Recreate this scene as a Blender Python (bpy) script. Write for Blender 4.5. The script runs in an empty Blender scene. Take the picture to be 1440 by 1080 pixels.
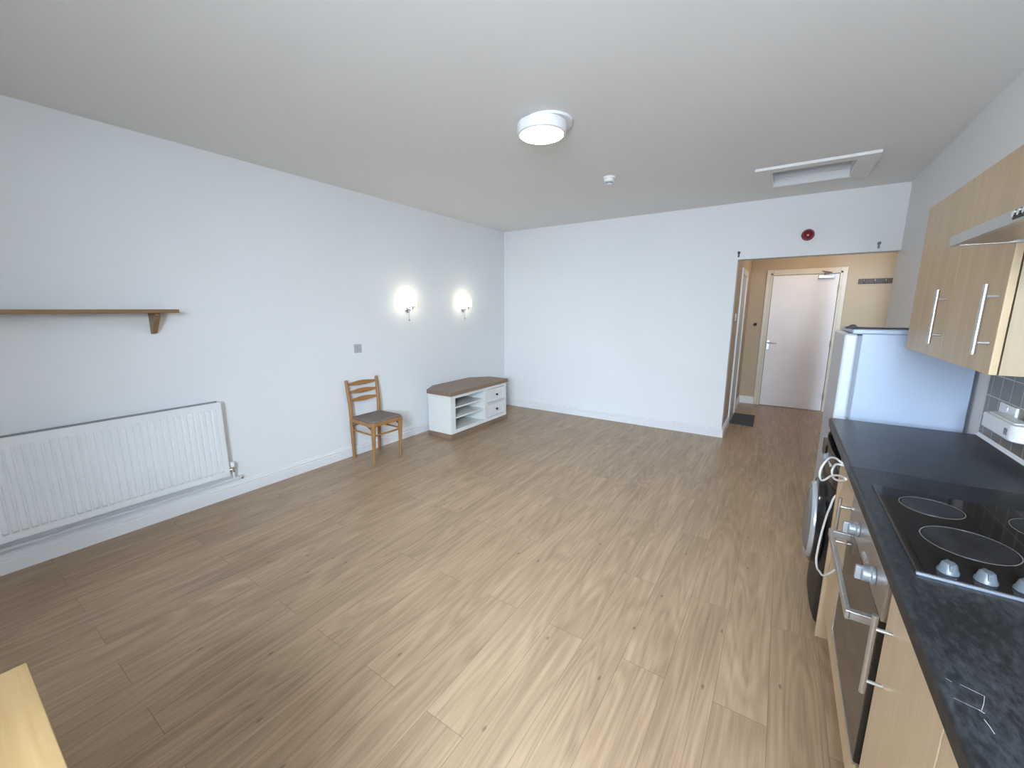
import bpy, bmesh, math, random
from mathutils import Vector, Matrix
random.seed(7)
PI = math.pi
scene = bpy.context.scene
C = scene.collection

# ------------------------------------------------------------------ camera, world, lights, exposure
cam_d = bpy.data.cameras.new('camera'); cam = bpy.data.objects.new('camera', cam_d); C.objects.link(cam)
cam_d.sensor_fit = 'HORIZONTAL'; cam_d.sensor_width = 36.0; cam_d.lens = 570.1/1440*36
cam_d.clip_start = 0.02
cam.location = (0, 0, 1.5)
cam.rotation_euler = (math.radians(90-10.497), 0, math.radians(33.461))
scene.camera = cam

w = bpy.data.worlds.new('sky'); scene.world = w; w.use_nodes = True
bg = w.node_tree.nodes['Background']; bg.inputs[0].default_value = (0.62, 0.76, 1.0, 1); bg.inputs[1].default_value = 1.0

vs = scene.view_settings
vs.view_transform = 'Standard'; vs.look = 'None'; vs.gamma = 1.0; vs.exposure = 1.15
vs.use_curve_mapping = False

def area(name, loc, rot, sx, sy, power, col):
    l = bpy.data.lights.new(name, 'AREA'); l.shape = 'RECTANGLE'; l.size = sx; l.size_y = sy
    l.energy = power; l.color = col
    o = bpy.data.objects.new(name, l); C.objects.link(o); o.location = loc; o.rotation_euler = rot
    return o
def point(name, loc, power, col, r=0.05):
    l = bpy.data.lights.new(name, 'POINT'); l.energy = power; l.color = col; l.shadow_soft_size = r
    o = bpy.data.objects.new(name, l); C.objects.link(o); o.location = loc
    return o
# overcast daylight coming through the window in the wall behind the camera
area('daylight_sky', (1.45, -2.65, 3.0), (math.radians(60), 0, math.radians(36)), 3.6, 3.0, 1220, (0.62, 0.81, 1.0))
area('daylight_horizon', (0.05, -1.38, 1.70), (math.radians(90), 0, 0), 1.5, 1.4, 74, (0.78, 0.89, 1.0))
# hallway's own ceiling lamp (warm), above the lintel
point('hall_lamp', (0.35, 6.6, 2.36), 5.0, (1.0, 0.80, 0.58), 0.12)

# ------------------------------------------------------------------ measures
LX, RX, BY, HY, HC = -3.597, 0.841, 5.226, 7.442, 2.622     # left wall, right wall, back wall, hall end wall, ceiling
FY = -0.85                                                   # wall behind the camera
OX, OZ = -0.481, 2.032                                       # hall opening: left edge, top
CH = 0.911                                                   # worktop height

# ------------------------------------------------------------------ materials
def nt(name):
    m = bpy.data.materials.new(name); m.use_nodes = True
    n = m.node_tree; b = n.nodes['Principled BSDF']
    return m, n, b
def N(n, t, **kw):
    x = n.nodes.new(t)
    for k, v in kw.items(): setattr(x, k, v)
    return x
def setv(b, col=None, rough=None, metal=None, spec=None, coat=None):
    if col is not None: b.inputs['Base Color'].default_value = (*col, 1)
    if rough is not None: b.inputs['Roughness'].default_value = rough
    if metal is not None: b.inputs['Metallic'].default_value = metal
    if spec is not None: b.inputs['Specular IOR Level'].default_value = spec
    if coat is not None: b.inputs['Coat Weight'].default_value = coat
def coords(n, scale=(1, 1, 1), rot=(0, 0, 0)):
    t = N(n, 'ShaderNodeTexCoord'); mp = N(n, 'ShaderNodeMapping')
    mp.inputs['Scale'].default_value = scale; mp.inputs['Rotation'].default_value = rot
    n.links.new(t.outputs['Object'], mp.inputs[0]); return mp.outputs[0]
def plain(name, col, rough=0.5, metal=0.0, spec=0.5, var=0.03, scale=6.0, bump=0.0, bscale=200.0, coat=0.0):
    """surface with a gentle procedural variation of its own colour, optional fine bump"""
    m, n, b = nt(name); setv(b, col, rough, metal, spec, coat)
    no = N(n, 'ShaderNodeTexNoise'); no.inputs['Scale'].default_value = scale; no.inputs['Detail'].default_value = 4
    n.links.new(coords(n), no.inputs['Vector'])
    r = N(n, 'ShaderNodeValToRGB')
    r.color_ramp.elements[0].position = .3; r.color_ramp.elements[1].position = .7
    r.color_ramp.elements[0].color = (*[c*(1-var) for c in col], 1); r.color_ramp.elements[1].color = (*[min(1, c*(1+var)) for c in col], 1)
    n.links.new(no.outputs['Fac'], r.inputs[0]); n.links.new(r.outputs[0], b.inputs['Base Color'])
    if bump:
        n2 = N(n, 'ShaderNodeTexNoise'); n2.inputs['Scale'].default_value = bscale; n2.inputs['Detail'].default_value = 3
        n.links.new(coords(n), n2.inputs['Vector'])
        bp = N(n, 'ShaderNodeBump'); bp.inputs['Strength'].default_value = bump; bp.inputs['Distance'].default_value = .002
        n.links.new(n2.outputs['Fac'], bp.inputs['Height']); n.links.new(bp.outputs[0], b.inputs['Normal'])
    return m
def wood(name, light, dark, rough=.45, along='z', fine=1.0, spec=.4, knots=False, coat=0.0):
    """grain stretched along one axis"""
    m, n, b = nt(name); setv(b, light, rough, 0, spec, coat)
    s = {'x': (1.2, 16, 16), 'y': (16, 1.2, 16), 'z': (16, 16, 1.2)}[along]
    s = tuple(v*fine for v in s)
    a = N(n, 'ShaderNodeTexNoise'); a.inputs['Scale'].default_value = 1.0; a.inputs['Detail'].default_value = 6; a.inputs['Roughness'].default_value = .65
    a.inputs['Distortion'].default_value = .6
    n.links.new(coords(n, s), a.inputs['Vector'])
    s2 = tuple(v*6 for v in s)
    f = N(n, 'ShaderNodeTexNoise'); f.inputs['Scale'].default_value = 1.0; f.inputs['Detail'].default_value = 3
    n.links.new(coords(n, s2), f.inputs['Vector'])
    mx = N(n, 'ShaderNodeMath', operation='MULTIPLY_ADD'); mx.inputs[1].default_value = .3
    n.links.new(f.outputs['Fac'], mx.inputs[0]); 
    m2 = N(n, 'ShaderNodeMath', operation='MULTIPLY'); m2.inputs[1].default_value = .7
    n.links.new(a.outputs['Fac'], m2.inputs[0]); n.links.new(m2.outputs[0], mx.inputs[2])
    r = N(n, 'ShaderNodeValToRGB'); r.color_ramp.elements[0].position = .34; r.color_ramp.elements[1].position = .66
    r.color_ramp.elements[0].color = (*dark, 1); r.color_ramp.elements[1].color = (*light, 1)
    n.links.new(mx.outputs[0], r.inputs[0]); n.links.new(r.outputs[0], b.inputs['Base Color'])
    return m
def emis(name, col, strength, base=(.9, .9, .88)):
    m, n, b = nt(name); setv(b, base, .4)
    b.inputs['Emission Color'].default_value = (*col, 1); b.inputs['Emission Strength'].default_value = strength
    return m
def metal(name, col, rough, along=None):
    m, n, b = nt(name); setv(b, col, rough, 1.0)
    s = {'x': (2, 300, 300), 'y': (300, 2, 300), 'z': (300, 300, 2), None: (40, 40, 40)}[along]
    no = N(n, 'ShaderNodeTexNoise'); no.inputs['Scale'].default_value = 1; n.links.new(coords(n, s), no.inputs['Vector'])
    mr = N(n, 'ShaderNodeMapRange'); mr.inputs[3].default_value = max(.02, rough-.04); mr.inputs[4].default_value = rough+.05
    n.links.new(no.outputs['Fac'], mr.inputs[0]); n.links.new(mr.outputs[0], b.inputs['Roughness'])
    return m

def floor_material():
    m, n, b = nt('oak_planks'); L = n.links
    PW, PL, X0, Y0 = .18, 1.22, -.98, 1.535
    tc = N(n, 'ShaderNodeTexCoord'); sp = N(n, 'ShaderNodeSeparateXYZ'); L.new(tc.outputs['Object'], sp.inputs[0])
    def M(op, a, bb=None, c=None):
        x = N(n, 'ShaderNodeMath', operation=op)
        for i, v in enumerate((a, bb, c)):
            if v is None: continue
            if isinstance(v, (int, float)): x.inputs[i].default_value = v
            else: L.new(v, x.inputs[i])
        return x.outputs[0]
    u = M('DIVIDE', M('SUBTRACT', sp.outputs[0], X0), PW); i = M('FLOOR', u); fu = M('SUBTRACT', u, i)
    par = M('MODULO', M('ADD', i, 100), 2.0)                       # alternate rows shifted by half a plank
    v = M('ADD', M('DIVIDE', M('SUBTRACT', sp.outputs[1], Y0), PL), M('MULTIPLY', M('SUBTRACT', 1.0, par), .525))
    j = M('FLOOR', v); fv = M('SUBTRACT', v, j)
    idv = N(n, 'ShaderNodeCombineXYZ'); L.new(i, idv.inputs[0]); L.new(j, idv.inputs[1])
    wn = N(n, 'ShaderNodeTexWhiteNoise', noise_dimensions='3D'); L.new(idv.outputs[0], wn.inputs[0])
    off = N(n, 'ShaderNodeVectorMath', operation='MULTIPLY_ADD'); L.new(wn.outputs['Color'], off.inputs[0]); off.inputs[1].default_value = (37, 53, 29)
    L.new(tc.outputs['Object'], off.inputs[2])
    def noise(scale, detail=5, rough=.6, dist=0.0):
        mp = N(n, 'ShaderNodeMapping'); mp.inputs['Scale'].default_value = scale; L.new(off.outputs[0], mp.inputs[0])
        t = N(n, 'ShaderNodeTexNoise'); t.inputs['Scale'].default_value = 1; t.inputs['Detail'].default_value = detail
        t.inputs['Roughness'].default_value = rough; t.inputs['Distortion'].default_value = dist
        L.new(mp.outputs[0], t.inputs['Vector']); return t.outputs['Fac']
    broad = noise((7, 1.1, 1), 3, .5, .8)
    # cathedral grain: rings of a distorted height field
    ring = M('SINE', M('MULTIPLY', noise((5.5, .55, 1), 2, .5, .35), 95.0))
    fine = noise((160, 4, 1), 4, .7)
    streak = noise((38, 1.6, 1), 5, .65, .4)
    f = M('ADD', M('MULTIPLY', broad, .27), M('MULTIPLY', fine, .30))
    f = M('ADD', f, M('MULTIPLY', streak, .33))
    f = M('ADD', f, M('MULTIPLY', ring, .045))
    f = M('ADD', f, M('MULTIPLY', M('SUBTRACT', wn.outputs['Value'], .5), .035))
    r = N(n, 'ShaderNodeValToRGB'); cr = r.color_ramp
    cr.elements[0].position = .28; cr.elements[0].color = (0.238, 0.157, 0.094, 1)
    cr.elements[1].position = .64; cr.elements[1].color = (0.478, 0.335, 0.214, 1)
    e = cr.elements.new(.46); e.color = (0.360, 0.244, 0.150, 1)
    L.new(f, r.inputs[0])
    # knots
    mp = N(n, 'ShaderNodeMapping'); mp.inputs['Scale'].default_value = (4.2, 1.9, 1); L.new(off.outputs[0], mp.inputs[0])
    vo = N(n, 'ShaderNodeTexVoronoi', voronoi_dimensions='2D'); vo.inputs['Scale'].default_value = 1.0; L.new(mp.outputs[0], vo.inputs['Vector'])
    kn = N(n, 'ShaderNodeMapRange'); kn.inputs[1].default_value = .008; kn.inputs[2].default_value = .034; kn.inputs[3].default_value = .6; kn.inputs[4].default_value = 0
    L.new(vo.outputs['Distance'], kn.inputs[0])
    sv = N(n, 'ShaderNodeSeparateColor'); L.new(vo.outputs['Color'], sv.inputs[0])
    kf = M('MULTIPLY', kn.outputs[0], M('GREATER_THAN', sv.outputs[0], .55))
    mk = N(n, 'ShaderNodeMix', data_type='RGBA'); L.new(kf, mk.inputs['Factor']); L.new(r.outputs[0], mk.inputs['A']); mk.inputs['B'].default_value = (.06, .035, .02, 1)
    # seams
    du = M('MINIMUM', fu, M('SUBTRACT', 1.0, fu)); dv = M('MINIMUM', fv, M('SUBTRACT', 1.0, fv))
    s1 = M('LESS_THAN', du, .0065); s2 = M('LESS_THAN', dv, .0011)
    seam = M('MULTIPLY', M('MAXIMUM', s1, s2), .45)
    ms = N(n, 'ShaderNodeMix', data_type='RGBA'); L.new(seam, ms.inputs['Factor']); L.new(mk.outputs['Result'], ms.inputs['A']); ms.inputs['B'].default_value = (.07, .045, .028, 1)
    L.new(ms.outputs['Result'], b.inputs['Base Color'])
    mr = N(n, 'ShaderNodeMapRange'); mr.inputs[3].default_value = .42; mr.inputs[4].default_value = .30
    L.new(streak, mr.inputs[0]); L.new(mr.outputs[0], b.inputs['Roughness'])
    b.inputs['Specular IOR Level'].default_value = .45
    bp = N(n, 'ShaderNodeBump'); bp.inputs['Strength'].default_value = .12; bp.inputs['Distance'].default_value = .001
    hh = M('SUBTRACT', f, M('MULTIPLY', seam, 2.0)); L.new(hh, bp.inputs['Height']); L.new(bp.outputs[0], b.inputs['Normal'])
    return m

def worktop_material(name, base, speck, rough, amount):
    m, n, b = nt(name); L = n.links; setv(b, base, rough, 0, .32)
    a = N(n, 'ShaderNodeTexNoise'); a.inputs['Scale'].default_value = 7; a.inputs['Detail'].default_value = 8; a.inputs['Roughness'].default_value = .7
    L.new(coords(n, (1.4, .6, 1), (0, 0, .5)), a.inputs['Vector'])
    s = N(n, 'ShaderNodeTexNoise'); s.inputs['Scale'].default_value = 55; s.inputs['Detail'].default_value = 6; s.inputs['Roughness'].default_value = .75
    L.new(coords(n, (1.8, .7, 1), (0, 0, .7)), s.inputs['Vector'])
    r = N(n, 'ShaderNodeValToRGB'); r.color_ramp.elements[0].position = .46; r.color_ramp.elements[1].position = .74
    r.color_ramp.elements[0].color = (*base, 1); r.color_ramp.elements[1].color = (*speck, 1)
    mx = N(n, 'ShaderNodeMath', operation='MULTIPLY_ADD'); mx.inputs[1].default_value = amount
    L.new(s.outputs['Fac'], mx.inputs[0]); m2 = N(n, 'ShaderNodeMath', operation='MULTIPLY'); m2.inputs[1].default_value = 1-amount
    L.new(a.outputs['Fac'], m2.inputs[0]); L.new(m2.outputs[0], mx.inputs[2]); L.new(mx.outputs[0], r.inputs[0])
    L.new(r.outputs[0], b.inputs['Base Color'])
    return m

def tile_material():
    m, n, b = nt('wall_tiles'); L = n.links; setv(b, (.2, .17, .14), .3, 0, .5)
    tc = N(n, 'ShaderNodeTexCoord'); sp = N(n, 'ShaderNodeSeparateXYZ'); L.new(tc.outputs['Object'], sp.inputs[0])
    cb = N(n, 'ShaderNodeCombineXYZ'); L.new(sp.outputs[1], cb.inputs[0]); L.new(sp.outputs[2], cb.inputs[1])
    mp = N(n, 'ShaderNodeMapping'); mp.inputs['Location'].default_value = (.053, -.914+.0965*10, 0); L.new(cb.outputs[0], mp.inputs[0])
    br = N(n, 'ShaderNodeTexBrick'); br.offset = 0; br.inputs['Scale'].default_value = 1
    br.inputs['Brick Width'].default_value = .0965; br.inputs['Row Height'].default_value = .0965; br.inputs['Mortar Size'].default_value = .0022
    br.inputs['Mortar Smooth'].default_value = .1
    br.inputs['Color1'].default_value = (.200, .165, .130, 1); br.inputs['Color2'].default_value = (.250, .208, .165, 1); br.inputs['Mortar'].default_value = (.62, .60, .55, 1)
    L.new(mp.outputs[0], br.inputs['Vector'])
    no = N(n, 'ShaderNodeTexNoise'); no.inputs['Scale'].default_value = 22; no.inputs['Detail'].default_value = 5; L.new(tc.outputs['Object'], no.inputs['Vector'])
    mr = N(n, 'ShaderNodeMapRange'); mr.inputs[3].default_value = .72; mr.inputs[4].default_value = 1.25; L.new(no.outputs['Fac'], mr.inputs[0])
    mm = N(n, 'ShaderNodeVectorMath', operation='SCALE'); L.new(br.outputs['Color'], mm.inputs[0]); L.new(mr.outputs[0], mm.inputs['Scale'])
    L.new(mm.outputs[0], b.inputs['Base Color'])
    bp = N(n, 'ShaderNodeBump'); bp.inputs['Strength'].default_value = .4; bp.inputs['Distance'].default_value = .002; bp.invert = True
    L.new(br.outputs['Fac'], bp.inputs['Height']); L.new(bp.outputs[0], b.inputs['Normal'])
    return m

M_wall = plain('white_wall_paint', (.80, .805, .81), .6, spec=.3, var=.012, scale=1.5, bump=.12, bscale=60)
M_ceil = plain('ceiling_paint', (.83, .82, .805), .7, spec=.2, var=.012, scale=1.2, bump=.08, bscale=50)
M_hall = plain('cream_hall_paint', (.52, .42, .30), .6, spec=.3, var=.015, scale=2)
M_trim = plain('white_gloss_trim', (.78, .78, .79), .28, var=.01)
M_door = plain('painted_door', (.82, .775, .775), .33, var=.03, scale=3)
M_floor = floor_material()
M_white = plain('white_enamel', (.82, .83, .84), .25, var=.01)
M_radw = plain('radiator_enamel', (.80, .81, .82), .3, var=.008)
M_fridge = plain('fridge_daylight_blue', (.45, .535, .69), .22, var=.008)  # white fridge body with the blue of the window light mixed into its colour
M_fridgedoor = plain('fridge_door_daylight_pale', (.60, .655, .73), .22, var=.008)  # paler copy of the daylight-tinted body colour, so the door looks brighter lit
M_greyseal = plain('grey_seal', (.25, .28, .32), .5)
M_black = plain('black_gloss', (.012, .012, .014), .12, var=.1)
M_blackm = plain('black_matte', (.015, .015, .016), .55, var=.1)
M_blackp = plain('black_painted_front', (.010, .010, .012), .35, spec=.2, var=.1)
M_blackglass = plain('black_glass', (.010, .010, .011), .06, var=.1, coat=.5)
M_ringline = plain('hob_ring_print', (.17, .16, .15), .25, var=.05)
M_zone = plain('hob_zone', (.020, .020, .023), .28, var=.6, scale=14)
M_chrome = metal('chrome', (.75, .75, .76), .12)
M_brush = metal('brushed_steel', (.55, .54, .53), .40)
M_steel = metal('oven_steel', (.56, .53, .50), .30, 'y')
M_hoodm = metal('hood_steel', (.50, .49, .47), .33, 'y')
M_knob = plain('silver_plastic', (.30, .32, .35), .42, metal=.4)
M_hobknob = plain('grey_knob_plastic', (.085, .098, .112), .35)
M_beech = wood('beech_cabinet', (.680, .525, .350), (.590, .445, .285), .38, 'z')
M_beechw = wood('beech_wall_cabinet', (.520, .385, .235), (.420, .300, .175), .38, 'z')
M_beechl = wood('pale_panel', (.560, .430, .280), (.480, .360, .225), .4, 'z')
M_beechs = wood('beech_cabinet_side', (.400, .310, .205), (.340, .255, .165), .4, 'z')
M_shelfw = wood('brown_shelf_wood', (.330, .200, .100), (.220, .125, .060), .4, 'y')
M_chair = wood('honey_chair_wood', (.420, .215, .078), (.270, .125, .045), .35, 'z')
M_tvtop = wood('weathered_oak_top', (.290, .195, .130), (.190, .125, .085), .45, 'y')
M_tvbody = plain('cream_white_paint', (.76, .76, .73), .4, var=.02)
M_tvin = plain('cabinet_interior', (.60, .60, .56), .5)
M_table = wood('pale_pine_table', (.290, .185, .085), (.215, .128, .052), .3, 'x', spec=.4)
M_cushion = plain('taupe_seat_fabric', (.190, .155, .135), .85, var=.15, scale=60, bump=.3, bscale=400)
M_wt1 = worktop_material('slate_worktop', (.008, .009, .011), (.060, .064, .072), .42, .60)
M_wt2 = worktop_material('plain_slate_worktop', (.028, .031, .037), (.060, .066, .078), .38, .35)
M_tile = tile_material()
M_plastic = plain('white_plastic', (.82, .83, .84), .3, var=.01)
M_greyplate = plain('grey_plate', (.45, .45, .48), .4)
M_hose = plain('white_cable', (.74, .74, .73), .4)
M_red = plain('red_sounder', (.20, .005, .012), .2, var=.05)
M_mat = plain('dark_grey_mat', (.065, .072, .078), .95, var=.3, scale=80, bump=.6, bscale=500)
M_rack = plain('dark_brown_rack', (.055, .038, .028), .5)
M_frost = emis('lit_sconce_glass', (1.0, .90, .66), 7)
M_diff = emis('lit_diffuser', (1.0, .94, .82), 26)
M_bronze = plain('oven_door_glass', (.030, .024, .019), .08, var=.1, spec=.45)
M_machgrey = plain('machine_silver', (.50, .52, .56), .25, metal=.4)
M_glassw = plain('pane_frame', (.8, .8, .8), .3)

# ------------------------------------------------------------------ mesh helpers (world coordinates in, local mesh out)
def new(): return bmesh.new()
def box(bm, x0, x1, y0, y1, z0, z1, mi=0):
    x0, x1 = min(x0, x1), max(x0, x1); y0, y1 = min(y0, y1), max(y0, y1); z0, z1 = min(z0, z1), max(z0, z1)
    v = [bm.verts.new(p) for p in ((x0,y0,z0),(x1,y0,z0),(x1,y1,z0),(x0,y1,z0),(x0,y0,z1),(x1,y0,z1),(x1,y1,z1),(x0,y1,z1))]
    for q in ((0,3,2,1),(4,5,6,7),(0,1,5,4),(1,2,6,5),(2,3,7,6),(3,0,4,7)):
        f = bm.faces.new([v[i] for i in q]); f.material_index = mi
    return bm
def frame_of(d):
    d = d.normalized(); a = Vector((0, 0, 1)) if abs(d.z) < .9 else Vector((1, 0, 0))
    u = d.cross(a).normalized(); return u, d.cross(u).normalized()
def tube(bm, pts, r, seg=12, cap=True, squash=None):
    """tube through points with radius (number or list); squash=(a,b) scales the section axes"""
    pts = [Vector(p) for p in pts]; rs = r if isinstance(r, (list, tuple)) else [r]*len(pts)
    rings = []; u = None
    for k, p in enumerate(pts):
        d = (pts[min(k+1, len(pts)-1)]-pts[max(k-1, 0)]).normalized()
        if u is None: u, v = frame_of(d)
        else:
            u = (u-d*u.dot(d)).normalized(); v = d.cross(u).normalized()
        a, b_ = squash or (1, 1)
        rings.append([bm.verts.new(p+(u*math.cos(2*PI*i/seg)*a+v*math.sin(2*PI*i/seg)*b_)*rs[k]) for i in range(seg)])
    for k in range(len(rings)-1):
        for i in range(seg):
            bm.faces.new((rings[k][i], rings[k][(i+1) % seg], rings[k+1][(i+1) % seg], rings[k+1][i]))
    if cap: bm.faces.new(rings[0][::-1]); bm.faces.new(rings[-1])
    return bm
def lathe(bm, origin, axis, prof, seg=40):
    """prof: list of (radius, distance along axis)"""
    o = Vector(origin); d = Vector(axis).normalized(); u, v = frame_of(d); rings = []
    for r, t in prof:
        if r < 1e-6: rings.append([bm.verts.new(o+d*t)])
        else: rings.append([bm.verts.new(o+d*t+(u*math.cos(2*PI*i/seg)+v*math.sin(2*PI*i/seg))*r) for i in range(seg)])
    for a, b_ in zip(rings[:-1], rings[1:]):
        for i in range(seg):
            j = (i+1) % seg
            if len(a) == 1 and len(b_) == 1: continue
            if len(a) == 1: bm.faces.new((a[0], b_[j], b_[i]))
            elif len(b_) == 1: bm.faces.new((a[i], a[j], b_[0]))
            else: bm.faces.new((a[i], a[j], b_[j], b_[i]))
    if len(rings[0]) > 1: bm.faces.new(rings[0][::-1])
    if len(rings[-1]) > 1: bm.faces.new(rings[-1])
    return bm
def prism(bm, poly, a0, a1, axis='z'):
    """extrude a 2D polygon between a0 and a1 along axis; poly coordinates are the other two axes in order"""
    def P(p, a):
        return {'z': (p[0], p[1], a), 'y': (p[0], a, p[1]), 'x': (a, p[0], p[1])}[axis]
    b0 = [bm.verts.new(P(p, a0)) for p in poly]; b1 = [bm.verts.new(P(p, a1)) for p in poly]
    n_ = len(poly); bm.faces.new(b0[::-1]); bm.faces.new(b1)
    for i in range(n_): bm.faces.new((b0[i], b0[(i+1) % n_], b1[(i+1) % n_], b1[i]))
    return bm
def wpos(o):
    p = Vector(o.location)
    while o.parent: o = o.parent; p = p+Vector(o.location)
    return p
def obj(name, bm, mats, parent=None, bevel=0.0, seg=2, smooth=True, label=None, origin=None):
    if not isinstance(mats, (list, tuple)): mats = [mats]
    bmesh.ops.recalc_face_normals(bm, faces=bm.faces)
    if parent: off = wpos(parent)
    elif origin: off = Vector(origin)
    else:
        xs = [v.co for v in bm.verts]
        off = Vector(((min(v.x for v in xs)+max(v.x for v in xs))/2, (min(v.y for v in xs)+max(v.y for v in xs))/2, min(v.z for v in xs)))
    bmesh.ops.translate(bm, verts=bm.verts, vec=-off)
    me = bpy.data.meshes.new(name); bm.to_mesh(me); bm.free()
    for mt in mats: me.materials.append(mt)
    o = bpy.data.objects.new(name, me); C.objects.link(o)
    if parent: o.parent = parent
    else: o.location = off
    if smooth:
        me.shade_smooth(); me.set_sharp_from_angle(angle=math.radians(32))
    if bevel:
        bv = o.modifiers.new('bevel', 'BEVEL'); bv.width = bevel; bv.segments = seg; bv.limit_method = 'ANGLE'; bv.angle_limit = math.radians(40)
        bv.harden_normals = True
    if label: o['label'] = label
    return o
def tag(o, label, cat, group=None):
    o['label'] = label; o['category'] = cat
    if group: o['group'] = group
    return o
def thing(name, label, cat, loc, group=None):
    o = bpy.data.objects.new(name, None); C.objects.link(o); o.location = loc; o.empty_display_size = .05
    return tag(o, label, cat, group)
def struct(name, bm, mats, bevel=0, origin=(0, 0, 0)):
    o = obj(name, bm, mats, None, bevel, origin=origin); o['kind'] = 'structure'; return o
def sempty(name, loc):
    o = bpy.data.objects.new(name, None); C.objects.link(o); o.location = loc; o['kind'] = 'structure'; return o
def B(*a): return box(new(), *a)

# ------------------------------------------------------------------ room shell
struct('floor', B(LX-.15, 1.35, FY-.15, HY+.12, -.1, 0), M_floor)
bm = new()   # ceiling with a rectangular hole for the loft hatch
HX0, HX1, HY0, HY1 = -.205, .355, 4.185, 4.665
box(bm, LX-.15, RX+.15, FY-.15, HY0, HC, HC+.1); box(bm, LX-.15, RX+.15, HY1, BY+.15, HC, HC+.1)
box(bm, LX-.15, HX0, HY0, HY1, HC, HC+.1); box(bm, HX1, RX+.15, HY0, HY1, HC, HC+.1)
struct('ceiling', bm, M_ceil)
struct('wall_left', B(LX-.15, LX, FY-.15, BY+.15, 0, HC), M_wall)
struct('wall_right', B(RX, RX+.15, FY-.15, BY+.14, 0, HC), M_wall)
bm = new(); box(bm, LX, OX, BY, BY+.14, 0, HC); box(bm, OX, RX, BY, BY+.14, OZ, HC)
struct('wall_back', bm, M_wall)
# wall behind the camera with its window
WX0, WX1, WZ0, WZ1 = -.62, .72, 1.05, 2.30
bm = new(); box(bm, LX, WX0, FY-.34, FY, 0, HC); box(bm, WX1, RX, FY-.34, FY, 0, HC)
box(bm, WX0, WX1, FY-.34, FY, 0, WZ0); box(bm, WX0, WX1, FY-.34, FY, WZ1, HC)
struct('wall_front', bm, M_wall)
wn = sempty('window_1', ((WX0+WX1)/2, FY-.1, WZ0))
bm = new()
for a in (WX0, WX1-.05, (WX0+WX1)/2-.025): box(bm, a, a+.05, FY-.28, FY-.22, WZ0, WZ1)
for a in (WZ0, WZ1-.05): box(bm, WX0, WX1, FY-.28, FY-.22, a, a+.05)
obj('window_frame', bm, M_glassw, wn, .004)
obj('window_sill', B(WX0-.04, WX1+.04, FY-.22, FY+.04, WZ0-.03, WZ0+.002), M_trim, wn, .004)
# hallway beyond the opening
HRX = 1.19
struct('wall_hall_left', B(OX-.15, OX, BY+.14, HY, 0, 2.45), M_hall)
struct('wall_hall_end', B(OX-.15, HRX+.15, HY, HY+.12, 0, 2.45), M_hall)
struct('wall_hall_right', B(HRX, HRX+.15, BY+.14, HY, 0, 2.45), M_hall)
struct('ceiling_hall', B(OX-.15, HRX+.15, BY+.14, HY+.12, 2.45, 2.55), M_ceil)

# moulded skirting boards
SKP = [(0, 0), (.020, 0), (.020, .070), (.013, .074), (.013, .080), (.017, .084), (.016, .094), (.008, .100), (.008, .110), (0, .116)]
def skirt(name, side, a0, a1, at, mat=M_trim):
    bm = new()
    if side == 'left': prism(bm, [(at+p[0], p[1]) for p in SKP], a0, a1, 'y')
    elif side == 'right': prism(bm, [(at-p[0], p[1]) for p in SKP], a0, a1, 'y')
    else: prism(bm, [(at-p[0], p[1]) for p in SKP], a0, a1, 'x')     # wall whose face looks towards -y
    return struct(name, bm, mat)
skirt('baseboard_left', 'left', FY, BY, LX)
skirt('baseboard_back', 'back', LX, OX, BY)
skirt('baseboard_jamb', 'left', BY-.020, 5.86, OX)
skirt('baseboard_hall_end', 'back', OX, -.26, HY)
skirt('baseboard_hall_left', 'left', 6.68, HY, OX)
skirt('baseboard_right', 'right', 3.56, BY+.14, RX)

# ------------------------------------------------------------------ hallway end door
dr = sempty('door_1', (.21, HY, 0))
DX0, DX1, DZ = -.185, .600, 1.99
bm = new()
for a, b_, s in ((DX0-.085, DX0-.004, 1), (DX1+.004, DX1+.085, -1)):
    box(bm, a, b_, HY-.022, HY, 0, DZ+.085)
    i0 = b_-.03 if s == 1 else a
    box(bm, i0, i0+.03, HY-.032, HY-.02, 0, DZ+.034)
box(bm, DX0-.004, DX1+.004, HY-.022, HY, DZ+.004, DZ+.085); box(bm, DX0-.034, DX1+.034, HY-.032, HY-.0221, DZ+.004, DZ+.034)
obj('door_frame', bm, plain('cream_gloss_frame', (.66, .585, .475), .35), dr, .004)
obj('door_leaf', B(DX0, DX1, HY-.014, HY, .006, DZ), M_door, dr, .002)
obj('door_gap', B(DX0-.004, DX1+.004, HY-.004, HY-.001, 0.002, DZ+.004), M_blackm, dr)
bm = new(); box(bm, -.180, -.140, HY-.026, HY-.014, .88, 1.03)
hp = obj('handle_plate', bm, M_brush, dr, .003)
obj('lever', tube(new(), [(-.160, HY-.026, .985), (-.160, HY-.065, .985), (-.145, HY-.07, .985), (-.05, HY-.068, .982)], .010, 10), M_brush, dr)
bm = new(); box(bm, .355, .545, HY-.065, HY-.014, 1.925, 1.975)
cl = obj('door_closer', bm, M_brush, dr, .008)
obj('closer_arm', tube(new(), [(.43, HY-.05, 1.975), (.43, HY-.05, 1.992), (.50, HY-.13, 1.995), (.40, HY-.03, 2.03)], .009, 8), M_brush, dr)
for z in (1.78, 1.0, .22):
    obj('hinge', tube(new(), [(DX1+.003, HY-.036, z-.05), (DX1+.003, HY-.036, z+.05)], .009, 10), M_brush, dr)
# small round black knob on the cream wall, left of the door
tag(obj('bell_push', lathe(new(), (-.358, HY, 1.263), (0, -1, 0), [(.024, 0), (.024, .012), (.018, .02), (0, .022)], 20), M_blackm),
    'small round black button on the cream wall left of the hallway door', 'button')
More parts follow.
